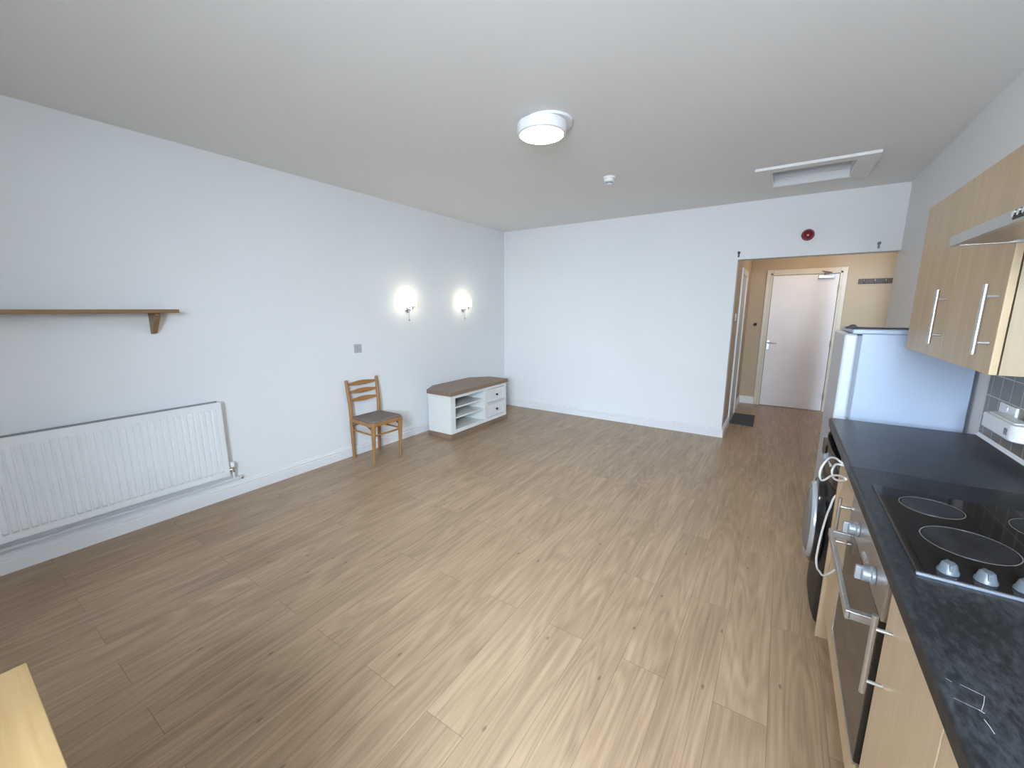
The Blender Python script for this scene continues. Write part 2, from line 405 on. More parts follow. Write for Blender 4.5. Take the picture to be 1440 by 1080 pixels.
# side door in the hallway's left wall
d2 = sempty('door_2', (OX, 6.27, 0))
bm = new(); box(bm, OX, OX+.018, 5.87, 5.935, 0, 2.0); box(bm, OX, OX+.018, 6.60, 6.665, 0, 2.0); box(bm, OX, OX+.018, 5.935, 6.60, 1.93, 2.0)
obj('door_frame', bm, M_trim, d2, .003)
obj('door_leaf', B(OX-.002, OX+.005, 5.935, 6.60, .005, 1.93), plain('grey_painted_door', (.52, .55, .56), .4), d2)
obj('door_gap', B(OX+.004, OX+.006, 5.936, 5.942, .005, 1.93), M_blackm, d2)
tag(obj('light_switch', B(OX, OX+.009, 5.53, 5.61, 1.36, 1.445), M_plastic, bevel=.003), 'small white light switch plate on the jamb beside the hallway opening', 'light switch')
# coat rack
rk = thing('coat_rack', 'dark brown coat rack board with metal hooks on the cream hallway wall', 'coat rack', (1.0, HY, 1.85))
obj('board', B(.812, 1.182, HY-.018, HY, 1.838, 1.905), M_rack, rk, .003)
for x in (.875, .985, 1.095):
    obj('hook', tube(new(), [(x, HY-.02, 1.895), (x, HY-.026, 1.855), (x, HY-.05, 1.848), (x, HY-.056, 1.872)], .006, 8), M_chrome, rk)
# door mat
tag(obj('door_mat', prism(new(), [(-.46, 5.95), (-.185, 5.93), (-.20, 6.565), (-.46, 6.58)], .0, .012, 'z'), M_mat, bevel=.003),
    'dark grey mat lying on the hallway floor beside the side door', 'mat')
# red fire sounder
fs = thing('fire_sounder', 'round red fire alarm sounder on the wall above the hallway opening', 'alarm', (.12, BY, 2.23))
obj('base_ring', lathe(new(), (.122, BY, 2.232), (0, -1, 0), [(.055, 0), (.055, .018), (.050, .022)], 32), M_red, fs)
obj('dome', lathe(new(), (.122, BY-.022, 2.232), (0, -1, 0), [(.048, 0), (.047, .014), (.038, .028), (.02, .036), (0, .038)], 32), M_red, fs)
# little curtain hooks at the ends of the lintel
for x, z, lb in ((-.477, 2.092, 'small dark metal hook above the left corner of the hallway opening'), (.68, 2.094, 'small grey metal bracket above the right end of the hallway opening')):
    bm = new(); lathe(bm, (x, BY, z+.012), (0, -1, 0), [(.014, 0), (.014, .006), (.007, .01), (.007, .035), (.011, .038), (0, .044)], 14)
    box(bm, x-.008, x+.008, BY-.008, BY, z-.035, z+.012)
    tag(obj('wall_hook', bm, plain('hook_grey', (.22, .22, .22), .4) if x > 0 else M_rack, bevel=.001), lb, 'hook')

# ------------------------------------------------------------------ ceiling fittings
lt = thing('ceiling_light', 'round white flush ceiling light with glowing disc in the middle of the ceiling', 'ceiling light', (-1.35, 2.372, HC))
LC = (-1.345, 2.365)
obj('mounting_plate', lathe(new(), (LC[0]+.028, LC[1]+.03, HC), (0, 0, -1), [(.150, 0), (.150, .010), (.146, .014)], 48), M_plastic, lt)
obj('housing', lathe(new(), (LC[0], LC[1], HC-.014), (0, 0, -1), [(.140, 0), (.150, .006), (.152, .045), (.146, .060), (.134, .066), (.130, .064)], 56), M_plastic, lt)
obj('diffuser', lathe(new(), (LC[0], LC[1], HC-.076), (0, 0, -1), [(.131, 0), (.128, .006), (.10, .012), (.05, .015), (0, .016)], 56), M_diff, lt)
sd = thing('smoke_detector', 'small round white smoke detector on the ceiling', 'smoke detector', (-1.375, 3.62, HC))
obj('detector_base', lathe(new(), (-1.378, 3.615, HC), (0, 0, -1), [(.052, 0), (.052, .014), (.048, .018)], 32), M_plastic, sd)
obj('detector_body', lathe(new(), (-1.378, 3.615, HC-.018), (0, 0, -1), [(.046, 0), (.044, .02), (.034, .026)], 32), M_plastic, sd)
obj('sensor_vent', lathe(new(), (-1.378, 3.615, HC-.044), (0, 0, -1), [(.028, 0), (.028, .012)], 24), M_greyseal, sd)
obj('detector_cap', lathe(new(), (-1.378, 3.615, HC-.056), (0, 0, -1), [(.030, 0), (.024, .006), (0, .009)], 24), M_plastic, sd)
ht = thing('loft_hatch', 'white framed recessed loft hatch in the ceiling near the hallway', 'hatch', (.08, 4.42, HC))
bm = new(); FO = (-.315, .475, 4.085, 4.745); zb = HC-.022
box(bm, FO[0], FO[1], FO[2], HY0, zb, HC); box(bm, FO[0], FO[1], HY1, FO[3], zb, HC)
box(bm, FO[0], HX0, HY0, HY1, zb, HC); box(bm, HX1, FO[1], HY0, HY1, zb, HC)
obj('architrave', bm, M_ceil, ht, .003)
bm = new(); zt = HC+.22
box(bm, HX0, HX0+.01, HY0, HY1, zb+.004, zt); box(bm, HX1-.01, HX1, HY0, HY1, zb+.004, zt)
box(bm, HX0+.01, HX1-.01, HY0, HY0+.01, zb+.004, zt); box(bm, HX0+.01, HX1-.01, HY1-.01, HY1, zb+.004, zt)
box(bm, HX0+.01, HX1-.01, HY1-.03, HY1-.01, HC+.045, HC+.075)
obj('lining', bm, M_trim, ht, .001)
obj('hatch_panel', B(HX0, HX1, HY0, HY1, zt, zt+.02), M_ceil, ht)

# ------------------------------------------------------------------ left wall: shelf, radiator, lamps, socket
sh = thing('wall_shelf', 'long brown wooden shelf on the white wall above the radiator', 'shelf', (LX, .2, 1.48))
obj('shelf_board', B(LX, LX+.18, -.75, 1.085, 1.473, 1.497), M_shelfw, sh, .002)
for y in (.965, -.45):
    obj('bracket', prism(new(), [(LX, 1.473), (LX+.14, 1.473), (LX+.14, 1.455), (LX+.035, 1.338), (LX, 1.330)], y, y+.028, 'y'), M_shelfw, sh, .002)

RY0, RY1, RZ0, RZ1, RXF, RXB = -.72, 1.281, .215, .805, -3.485, -3.560
rd = thing('radiator', 'long white panel radiator mounted low on the left wall', 'radiator', (RXF, .28, RZ0))
bm = new()     # pressed front panel with vertical flutes
pitch = .0365; z0, z1 = RZ0+.042, RZ1-.05
ys = []; nfl = int((RY1-RY0-.06)/pitch); ybase = RY0+((RY1-RY0)-nfl*pitch)/2
prof = []
for k in range(nfl):
    y = ybase+k*pitch
    prof += [(y+.003, 0.0), (y+.0075, .0085), (y+.0275, .0085), (y+.032, 0.0)]
prof = [(RY0, 0)]+prof+[(RY1, 0)]
rows = [(RZ0, 0), (z0, 0), (z0+.012, 1), (z1-.012, 1), (z1, 0), (RZ1, 0)]
grid = [[bm.verts.new((RXF-.0085+d*s, y, z)) for y, d in prof] for z, s in rows]
for a, b_ in zip(grid[:-1], grid[1:]):
    for i in range(len(prof)-1): bm.faces.new((a[i], a[i+1], b_[i+1], b_[i]))
back = [bm.verts.new((RXF-.018, y, z)) for y, z in ((RY0, RZ0), (RY1, RZ0), (RY1, RZ1), (RY0, RZ1))]
bm.faces.new(back)
bm.faces.new([back[0], back[1]]+grid[0][::-1]); bm.faces.new([back[3], back[2]]+grid[-1][::-1])
bm.faces.new([back[0]]+[g[0] for g in grid]+[back[3]]); bm.faces.new([back[1]]+[g[-1] for g in grid]+[back[2]])
obj('front_panel', bm, M_radw, rd)
bm = new(); box(bm, RXB, RXB+.012, RY0+.02, RY1-.02, RZ0+.02, RZ1-.02)
for k in range(46): y = RY0+.03+k*(RY1-RY0-.06)/45; box(bm, RXB+.012, RXF-.018, y-.0008, y+.0008, RZ0+.05, RZ1-.045)
obj('convector_fins', bm, M_radw, rd)
bm = new()
for k in range(100):
    y = RY0+.012+k*(RY1-RY0-.024)/99; box(bm, RXB+.004, RXF-.02, y-.0025, y+.0025, RZ1-.012, RZ1-.006)
box(bm, RXF-.024, RXF-.019, RY0, RY1, RZ1-.02, RZ1+.002); box(bm, RXB, RXB+.005, RY0, RY1, RZ1-.02, RZ1+.002)
obj('top_grille', bm, plain('shadow_grey_grille', (.30, .31, .32), .5), rd)
for y in (RY1-.004, RY0-.002): obj('side_cover', B(RXB, RXF-.018, y, y+.006, RZ0+.02, RZ1), M_radw, rd, .001)
for y in (RY0+.3, RY1-.3): obj('wall_bracket', B(LX+.001, RXB+.001, y-.02, y+.02, RZ0+.05, RZ1-.08), M_radw, rd)
bm = new(); tube(bm, [(RXF-.04, RY1+.002, .247), (RXF-.04, RY1+.035, .247)], .011, 12)
lathe(bm, (RXF-.04, RY1+.035, .225), (0, 0, 1), [(.014, 0), (.014, .04), (.010, .045)], 16)
v = obj('valve_body', bm, M_chrome, rd)
obj('valve_cap', lathe(new(), (RXF-.04, RY1+.035, .270), (0, 0, 1), [(.016, 0), (.017, .035), (.012, .042), (0, .043)], 16), M_plastic, v)
tube_pts = [(RXF-.04, RY1+.035, .225), (RXF-.04, RY1+.035, .172), (RXF-.045, RY1+.03, .158), (RXF-.06, RY1+.02, .155)]
pp = thing('heating_pipe', 'white painted heating pipes running above the skirting under the radiator', 'pipe', (LX+.03, .3, .155))
bm = new()
tube(bm, [(LX+.026, FY+.01, .148), (LX+.026, RY1+.11, .148)], .011, 10); tube(bm, [(LX+.022, FY+.01, .178), (LX+.022, RY1+.02, .178), (LX+.03, RY1+.035, .178), (RXF-.04, RY1+.035, .18), (RXF-.04, RY1+.035, .224)], .0085, 10)
obj('pipe_run', bm, M_trim, pp)
bm = new(); tube(bm, [(LX+.022, RY1+.085, .150), (LX+.022, RY1+.115, .150)], .015, 12); tube(bm, [(LX, RY1+.10, .150), (LX+.055, RY1+.10, .150)], .010, 12)
obj('pipe_fitting', bm, M_chrome, pp)

def sconce(y, label):
    t = thing('wall_light', label, 'wall light', (LX, y, 1.50), 'wall lights on the left wall')
    obj('wall_plate', lathe(new(), (LX, y, 1.497), (1, 0, 0), [(.042, 0), (.042, .012), (.034, .020), (.014, .024)], 28), M_chrome, t)
    bm = new(); tube(bm, [(LX+.02, y, 1.497), (LX+.06, y, 1.497), (LX+.085, y, 1.500), (LX+.092, y, 1.518)], .009, 10)
    lathe(bm, (LX+.092, y, 1.516), (0, 0, 1), [(.012, 0), (.030, .008), (.032, .014)], 24)
    obj('arm', bm, M_chrome, t)
    bm = new(); lathe(bm, (LX+.092, y, 1.530), (0, 0, 1), [(.044, 0), (.046, .004), (.046, .088), (.040, .088)], 32)
    obj('shade', bm, M_frost, t)
    bm = new(); tube(bm, [(LX+.028, y, 1.49), (LX+.028, y, 1.385)], .0014, 6)
    pc = obj('pull_cord', bm, M_greyplate, t)
    obj('cord_bead', lathe(new(), (LX+.028, y, 1.362), (0, 0, 1), [(0, 0), (.008, .003), (.009, .016), (.003, .024)], 12), M_greyplate, pc)
    return t
sconce(3.272, 'lit wall light with chrome arm, nearer the chair')
sconce(4.250, 'lit wall light with chrome arm, above the low white cabinet nearer the corner')
sk = thing('wall_socket', 'small grey square socket plate on the left wall above the chair', 'socket', (LX, 2.583, 1.06))
obj('plate', B(LX, LX+.007, 2.541, 2.627, 1.058, 1.146), M_greyplate, sk, .002)
bm = new()
for y, z in ((2.584, 1.118), (2.571, 1.092), (2.597, 1.092)): box(bm, LX+.0071, LX+.0085, y-.004, y+.004, z-.006, z+.006)
obj('socket_hole', bm, M_greyseal, sk)

# ------------------------------------------------------------------ chair
ch = thing('dining_chair', 'honey wood dining chair with slatted back and taupe padded seat against the left wall', 'chair', (-3.35, 2.56, 0))
def leg(pts, r, sq=None): return tube(new(), pts, r, 12, squash=sq)
for s, ft, tp in ((0, 2.406, 2.385), (1, 2.722, 2.745)):
    st = 2.392 if s == 0 else 2.728
    obj('back_leg', leg([(-3.528, ft, 0), (-3.520, (ft+st)/2, .22), (-3.508, st, .43), (-3.512, st+(tp-st)*.3, .55), (-3.530, st+(tp-st)*.7, .70), (-3.545, tp, .803)], [.015, .018, .020, .019, .017, .014]), M_chair, ch)
    fy = 2.391 if s == 0 else 2.720
    obj('front_leg', leg([(-3.192, fy, 0), (-3.182, fy, .20), (-3.172, fy, .385), (-3.172, fy, .412)], [.012, .018, .024, .024]), M_chair, ch)
def slat(zc, h):
    bm = new(); K = 18; xo = -3.517-(zc-.55)*.11; y0, y1 = 2.397, 2.737; ring = []
    y0 -= (zc-.43)*.02; y1 += (zc-.43)*.03
    for k in range(K+1):
        t = k/K; y = y0+(y1-y0)*t; bow = -.018*math.sin(PI*t); hh = .010+(h-.010)*(math.sin(PI*min(1, max(0, t)))**1.5)
        ring.append([bm.verts.new((xo+bow+dx, y, zc+dz)) for dx, dz in ((-.006, -hh), (.006, -hh), (.006, hh), (-.006, hh))])
    for a, b_ in zip(ring[:-1], ring[1:]):
        for i in range(4): bm.faces.new((a[i], a[(i+1) % 4], b_[(i+1) % 4], b_[i]))
    bm.faces.new(ring[0]); bm.faces.new(ring[-1][::-1])
    obj('back_slat', bm, wood_h, ch, .002)
wood_h = wood('honey_slat_wood', (.420, .210, .070), (.280, .130, .042), .35, 'y')
for zc, h in ((.758, .024), (.678, .025), (.596, .024)): slat(zc, h)
def seat_poly(inset, n=6):
    c = [(-3.512, 2.385), (-3.148, 2.352), (-3.148, 2.752), (-3.512, 2.738)]; cx, cy = -3.33, 2.557
    out = []
    R_ = [.03, .055, .055, .03]
    for k in range(4):
        p = Vector(c[k]); a = Vector(c[k-1]); b_ = Vector(c[(k+1) % 4])
        p1 = p+(a-p).normalized()*R_[k]; p2 = p+(b_-p).normalized()*R_[k]
        for i in range(n+1):
            t = i/n; q = p1*(1-t)**2+p*2*t*(1-t)+p2*t*t
            # bow the front edge outwards slightly
            out.append(q)
    res = []
    for q in out:
        d = Vector((q.x-cx, q.y-cy)); L_ = d.length
        res.append((cx+d.x*(L_-inset)/L_, cy+d.y*(L_-inset)/L_))
    return res
obj('seat_frame', prism(new(), seat_poly(0), .385, .422, 'z'), M_chair, ch, .006)
bm = new(); lv = [(.012, .420), (.010, .430), (.020, .440), (.05, .446), (.12, .449)]
rings = [[bm.verts.new((x, y, z)) for x, y in seat_poly(i)] for i, z in lv]
for a, b_ in zip(rings[:-1], rings[1:]):
    for i in range(len(a)): bm.faces.new((a[i], a[(i+1) % len(a)], b_[(i+1) % len(a)], b_[i]))
bm.faces.new(rings[0][::-1]); bm.faces.new(rings[-1])
obj('seat_cushion', bm, M_cushion, ch)
def rung(pts, r): obj('stretcher', tube(new(), pts, r, 10), M_chair, ch)
rung([(-3.178, 2.391, .290), (-3.178, 2.720, .290)], .0095)
rung([(-3.517, 2.400, .300), (-3.180, 2.391, .300)], .0095); rung([(-3.517, 2.725, .300), (-3.180, 2.720, .300)], .0095)
for y in (2.396, 2.724):
    pts = [(-3.513+.335*t, y, .325+.062*math.sin(PI*t)**.8) for t in [i/14 for i in range(15)]]
    obj('arched_brace', tube(new(), pts, .0075, 8), wood('dark_brace_wood_%d' % int(y*1000), (.20, .10, .05), (.12, .06, .03), .4, 'x'), ch)

# ------------------------------------------------------------------ low corner TV cabinet
tv = thing('tv_cabinet', 'low white cabinet with oak top, two shelves and two drawers standing in the corner', 'cabinet', (-3.3, 3.94, 0))
X1, Y0, Y1 = -3.075, 3.38, 4.505     # front face x, near and far ends
def tvpoly(e): return [(X1+e, Y0-e), (X1+e, Y1+e), (-3.36-e*.3, Y1+e), (-3.56, 4.30+e*.5), (-3.56, 3.60-e*.3), (-3.43, Y0-e)]
obj('plinth', prism(new(), tvpoly(.010), 0, .062, 'z'), M_tvtop, tv, .002)
obj('top', prism(new(), tvpoly(.022), .518, .565, 'z'), M_tvtop, tv, .004)
zb_, zt_ = .062, .518; ys_div, ys_a = 4.040, 3.462
bm = new()   # carcass: outer sides, back, floor, top, divider and face frame
prism(bm, [(X1-.018, Y0), (X1-.018, Y0+.018), (-3.43, Y0+.018), (-3.43, Y0)], zb_, zt_, 'z')
prism(bm, [(-3.43, Y0), (-3.43, Y0+.02), (-3.548, 3.61), (-3.56, 3.60)], zb_, zt_, 'z')
prism(bm, [(-3.56, 3.60), (-3.545, 3.60), (-3.545, 4.30), (-3.56, 4.30)], zb_, zt_, 'z')
prism(bm, [(-3.56, 4.30), (-3.545, 4.29), (-3.355, Y1-.018), (-3.36, Y1)], zb_, zt_, 'z')
box(bm, -3.36, X1-.018, Y1-.018, Y1, zb_, zt_)
box(bm, -3.545, X1-.018, ys_div, ys_div+.03, zb_, zt_)
prism(bm, [(X1-.018, Y0+.018), (X1-.018, Y1-.018), (-3.36, Y1-.018), (-3.545, 4.29), (-3.545, 3.61), (-3.43, Y0+.018)], zb_, zb_+.025, 'z')
box(bm, X1-.018, X1, Y0, ys_a, zb_, zt_); box(bm, X1-.018, X1, 4.022, 4.075, zb_, zt_); box(bm, X1-.018, X1, Y1-.04, Y1, zb_, zt_)
for a, b_ in ((ys_a, 4.022), (4.075, Y1-.04)): box(bm, X1-.018, X1, a, b_, zb_, .105); box(bm, X1-.018, X1, a, b_, .480, zt_)
box(bm, X1-.018, X1, 4.075, Y1-.04, .285, .300)
obj('carcass', bm, M_tvbody, tv, .0015)
for z in (.225, .350):
    obj('shelf', prism(new(), [(X1-.03, Y0+.02), (X1-.03, ys_div), (-3.54, ys_div), (-3.54, 3.615), (-3.43, Y0+.02)], z, z+.018, 'z'), M_tvbody, tv, .001)
for za, zb2 in ((.108, .282), (.303, .477)):
    bm = new(); box(bm, X1-.016, X1-.006, 4.081, Y1-.046, za+.003, zb2-.003)
    for a, b_, c, d in ((4.081, 4.113, za+.003, zb2-.003), (Y1-.078, Y1-.046, za+.003, zb2-.003), (4.113, Y1-.078, za+.003, za+.035), (4.113, Y1-.078, zb2-.035, zb2-.003)):
        box(bm, X1-.0065, X1, a, b_, c, d)
    dw = obj('drawer', bm, M_tvbody, tv, .001)
    yk = (4.078+Y1-.043)/2; zk = (za+zb2)/2
    obj('knob', lathe(new(), (X1-.004, yk, zk), (1, 0, 0), [(.006, 0), (.006, .012), (.015, .018), (.016, .026), (0, .03)], 20), M_blackm, dw)

# ------------------------------------------------------------------ table corner in the foreground
tb = thing('table', 'pale pine table with scratched varnished top at the bottom left corner', 'table', (-.93, -.37, 0))
obj('tabletop', B(-1.295, -.56, -.79, .050, .718, .748), M_table, tb, .003)
M_tleg = wood('pale_pine_leg', (.560, .390, .200), (.440, .290, .130), .4, 'z')
for x, y in ((-1.20, -.70), (-1.20, -.06), (-.64, -.06), (-.64, -.70)):
    obj('leg', B(x-.03, x+.03, y-.03, y+.03, 0, .718), M_tleg, tb, .004)
bm = new(); box(bm, -1.17, -.67, -.07, -.05, .64, .718); box(bm, -1.17, -.67, -.71, -.69, .64, .718); box(bm, -1.21, -1.19, -.67, -.09, .64, .718); box(bm, -.65, -.63, -.67, -.09, .64, .718)
obj('apron', bm, M_tleg, tb, .002)

# ------------------------------------------------------------------ kitchen run
# tiles
struct('trim_tiles', B(RX-.008, RX, -.84, 2.785, CH, 1.31), M_tile)
struct('trim_sealant', prism(new(), [(RX-.02, CH), (RX-.008, CH), (RX-.008, CH+.012)], -.84, 2.785, 'y'), M_trim)
# worktops
def wtop(name, x0, x1, y0, y1, m):
    r = .012; z1 = CH; z0 = CH-.038
    poly = [(x1, z0), (x1, z1)]+[(x0+r-r*math.sin(a), z1-r+r*math.cos(a)) for a in [i*PI/2/5 for i in range(6)]]+[(x0, z0)]
    return obj(name, prism(new(), poly, y0, y1, 'y'), m)
WXF = .266
w1 = wtop('worktop', WXF, RX-.009, -.84, 1.926, M_wt1)
tag(w1, 'dark speckled slate worktop carrying the hob in the foreground', 'worktop')
bm = new()   # small white scratches in the surface
def scr(bm, a, b_, wd):
    a = Vector((*a, CH+.0006)); b_ = Vector((*b_, CH+.0006)); tube(bm, [a, (a+b_)/2+Vector((.0006, -.0004, 0)), b_], wd, 5, squash=(1, .25))
scr(bm, (.294, .851), (.318, .843), .0004); scr(bm, (.277, .813), (.304, .806), .0003); scr(bm, (.318, .843), (.305, .807), .0004); scr(bm, (.278, .854), (.284, .850), .0005); scr(bm, (.303, .790), (.307, .768), .0006); scr(bm, (.302, .807), (.307, .803), .0007)
obj('scratch', bm, plain('worn_laminate', (.30, .31, .32), .6), w1, label='small white scratch marks')
w2 = wtop('worktop', WXF, RX-.009, 1.931, 2.770, M_wt2)
tag(w2, 'plain dark worktop between the hob worktop and the fridge', 'worktop')

obj('joint_strip', B(WXF+.002, RX-.010, 1.9262, 1.9308, CH-.030, CH-.0008), M_blackm, w2, label='thin black joint strip')
FX = .284    # cabinet door front plane
def bar_handle(parent, x, y, z0, z1, axis=-1, off=.034, r=.006):
    bm = new(); tube(bm, [(x-off, y, z0), (x-off, y, z1)], r, 14)
    for z in (z0+.035, z1-.035): tube(bm, [(x-off, y, z), (x, y, z)], .0045, 10)
    return obj('handle', bm, M_brush, parent, label='brushed steel bar handle')
def base_unit(y0, y1, hy, label):
    t = thing('base_cabinet', label, 'cabinet', ((FX+.8)/2, (y0+y1)/2, 0), 'beech kitchen base cabinets')
    bm = new(); box(bm, FX+.020, RX-.02, y0+.002, y0+.018, .15, CH-.039); box(bm, FX+.020, RX-.02, y1-.018, y1-.002, .15, CH-.039)
    box(bm, FX+.020, RX-.02, y0+.018, y1-.018, .15, .166); box(bm, RX-.03, RX-.02, y0+.018, y1-.018, .166, CH-.039)
    obj('body', bm, M_beech, t)
    d = obj('door', B(FX, FX+.018, y0+.0015, y1-.0015, .165, CH-.044), M_beech, t, .0015)
    bar_handle(d, FX, hy, .583, .795)
    obj('plinth', B(FX+.055, FX+.07, y0, y1, 0, .148), M_beech, t)
base_unit(.842, 1.226, 1.165, 'beech base cabinet immediately in front of the oven, with bar handle')
base_unit(.42, .840, .47, 'beech base cabinet at the bottom edge of the photo, nearest the viewer')
base_unit(1.832, 2.152, 1.885, 'narrow beech base cabinet between the oven and the washing machine')
tag(obj('end_panel', B(.270, RX-.02, 2.154, 2.172, 0, CH-.039), M_beechl, bevel=.001), 'pale wood end panel down to the floor beside the washing machine', 'panel')
tag(obj('end_panel', B(.275, RX-.02, 2.748, 2.766, 0, CH-.039), M_beechl, bevel=.001), 'cream end panel between the washing machine and the fridge', 'panel')

# oven
OY0, OY1, OXF = 1.238, 1.822, .276
ov = thing('oven', 'built-in stainless steel oven with bronze glass door under the hob', 'oven', (.5, 1.53, .29))
obj('cavity', B(.300, .80, OY0-.004, OY1+.004, .270, CH-.042), M_blackm, ov)
cp = obj('control_panel', B(OXF, .300, OY0, OY1, .738, CH-.062), M_steel, ov, .002)
dd = obj('oven_door', B(OXF+.002, .300, OY0+.022, OY1, .286, .730), M_bronze, ov, .002)
bm = new(); box(bm, OXF, .299, OY1-.004, OY1, .286, .730); box(bm, OXF, .299, OY0+.022, OY1, .280, .290)
obj('door_trim', bm, M_steel, dd, .001)
bm = new(); hx = .222; hz = .700
box(bm, hx-.006, hx+.006, OY0+.045, OY1-.045, hz-.013, hz+.013)
for y in (OY0+.045, OY1-.045-.018): box(bm, hx, OXF+.003, y, y+.018, hz-.012, hz+.012)
obj('oven_handle', bm, M_brush, dd, .002)
for y in (1.360, 1.640):
    bm = new(); lathe(bm, (OXF, y, .790), (-1, 0, 0), [(.024, 0), (.024, .008), (.020, .011), (.020, .026), (.018, .029), (0, .030)], 28)
    box(bm, OXF-.042, OXF-.028, y-.006, y+.006, .771, .809)
    obj('control_knob', bm, M_knob, cp, .002)
bm = new()
for k in range(5): lathe(bm, (OXF, 1.462+k*.016, .768), (-1, 0, 0), [(.006, 0), (.006, .004), (0, .006)], 10)
obj('push_button', bm, M_chrome, cp)
tag(obj('filler_panel', B(FX, FX+.018, OY0-.008, OY1+.006, .165, .272), M_beech, bevel=.001), 'beech filler strip below the oven', 'panel')
tag(obj('plinth_board', B(FX+.055, FX+.07, OY0-.008, OY1+.006, 0, .148), M_beech), 'beech kickboard on the floor beneath the oven', 'panel')

# hob
hb = thing('hob', 'black glass ceramic hob with printed rings and four knobs set in the worktop', 'hob', (.55, 1.46, CH))
HBX0, HBX1, HBY0, HBY1 = .307, .806, 1.188, 1.742
obj('trim_frame', B(HBX0, HBX1, HBY0+.001, HBY1, CH+.0002, CH+.0035), M_black, hb, .001)
obj('edge_strip', B(HBX0, HBX1, HBY0-.002, HBY0+.005, CH+.0002, CH+.0062), plain('hob_edge_metal', (.20, .22, .25), .4, metal=.5), hb, .001, label='silver edge strip')
gl = obj('glass', B(HBX0+.0015, HBX1-.002, HBY0+.006, HBY1-.001, CH+.0035, CH+.0065), M_blackglass, hb, .001)
def ring(bm, x, y, r, wd, z):
    a = [bm.verts.new((x+math.cos(2*PI*i/72)*r, y+math.sin(2*PI*i/72)*r, z)) for i in range(72)]
    b_ = [bm.verts.new((x+math.cos(2*PI*i/72)*(r-wd), y+math.sin(2*PI*i/72)*(r-wd), z)) for i in range(72)]
    c = [bm.verts.new((v.co.x, v.co.y, z-.0004)) for v in a]; d = [bm.verts.new((v.co.x, v.co.y, z-.0004)) for v in b_]
    for i in range(72):
        j = (i+1) % 72
        bm.faces.new((a[i], a[j], b_[j], b_[i])); bm.faces.new((a[i], c[i], c[j], a[j])); bm.faces.new((b_[j], d[j], d[i], b_[i])); bm.faces.new((c[j], c[i], d[i], d[j]))
for x, y, r in ((.424, 1.625, .071), (.445, 1.408, .088), (.662, 1.600, .088), (.672, 1.405, .071)):
    z = CH+.0071; bm = new(); ring(bm, x, y, r, .0022, z)
    z_ = obj('cooking_zone', bm, M_ringline, gl)
    obj('zone_surface', lathe(new(), (x, y, CH+.0064), (0, 0, 1), [(r-.006, 0), (r-.006, .0003)], 64), M_zone, z_)
for k, x in enumerate((.366, .424, .482, .540)):
    bm = new(); lathe(bm, (x, 1.225, CH+.0065), (0, 0, 1), [(.019, 0), (.0185, .005), (.016, .009), (.013, .021), (.010, .024), (0, .025)], 28)
    box(bm, x-.003, x+.003, 1.209, 1.241, CH+.011, CH+.030)
    obj('knob', bm, M_hobknob, hb, .0015)

# washing machine
wm = thing('washing_machine', 'black front-loading washing machine with silver door ring under the plain worktop', 'washing machine', (.5, 2.46, 0))
WY0, WY1, WF = 2.186, 2.742, .252
bm = new(); prism(bm, [(WF+.035, .015), (.80, .015), (.80, .845), (WF+.035, .845)], WY0, WY1, 'y')
obj('cabinet_body', bm, M_blackm, wm, .004)
# bowed front: rounded vertical edges
prof = []
for i in range(13):
    t = i/12; y = WY0+(WY1-WY0)*t; prof.append((WF+.034-.034*(math.sin(PI*t)**.35), y))
poly = prof+[(WF+.036, WY1), (WF+.036, WY0)]
obj('front_panel', prism(new(), poly, .03, .700, 'z'), M_blackp, wm)
obj('control_fascia', prism(new(), poly, .704, .845, 'z'), M_black, wm, label='glossy black control fascia')
yc, zc = 2.464, .44
ds = obj('door_bezel', lathe(new(), (WF+.004, yc, zc), (-1, 0, 0), [(.222, 0), (.220, .010), (.212, .026), (.205, .030), (.190, .020)], 64), M_black, wm)
obj('door_ring', lathe(new(), (WF+.004, yc, zc), (-1, 0, 0), [(.192, .018), (.195, .026), (.193, .038), (.182, .048), (.168, .044), (.164, .026)], 64), M_machgrey, ds, label='silver door ring')
obj('door_window', lathe(new(), (WF+.004, yc, zc), (-1, 0, 0), [(.167, .026), (.165, .044), (.150, .054), (.11, .060), (.05, .063), (0, .064)], 56), plain('smoked_door_window', (.16, .16, .17), .18), ds)
obj('programme_dial', lathe(new(), (WF+.002, 2.46, .775), (-1, 0, 0), [(.026, 0), (.026, .003), (.020, .006), (.018, .018), (0, .020)], 28), M_greyseal, wm)
obj('detergent_drawer', B(WF-.004, WF+.02, 2.545, 2.70, .735, .815), M_black, wm, .004)
bm = new()
for y in (2.33, 2.36, 2.39): lathe(bm, (WF+.004, y, .775), (-1, 0, 0), [(.006, 0), (.006, .006), (0, .007)], 12)
obj('button', bm, M_machgrey, wm)
for x in (.31, .75):
    for y in (WY0+.05, WY1-.05): obj('foot', lathe(new(), (x, y, 0), (0, 0, 1), [(.022, 0), (.022, .008), (.012, .01), (.012, .02)], 16), M_blackm, wm)
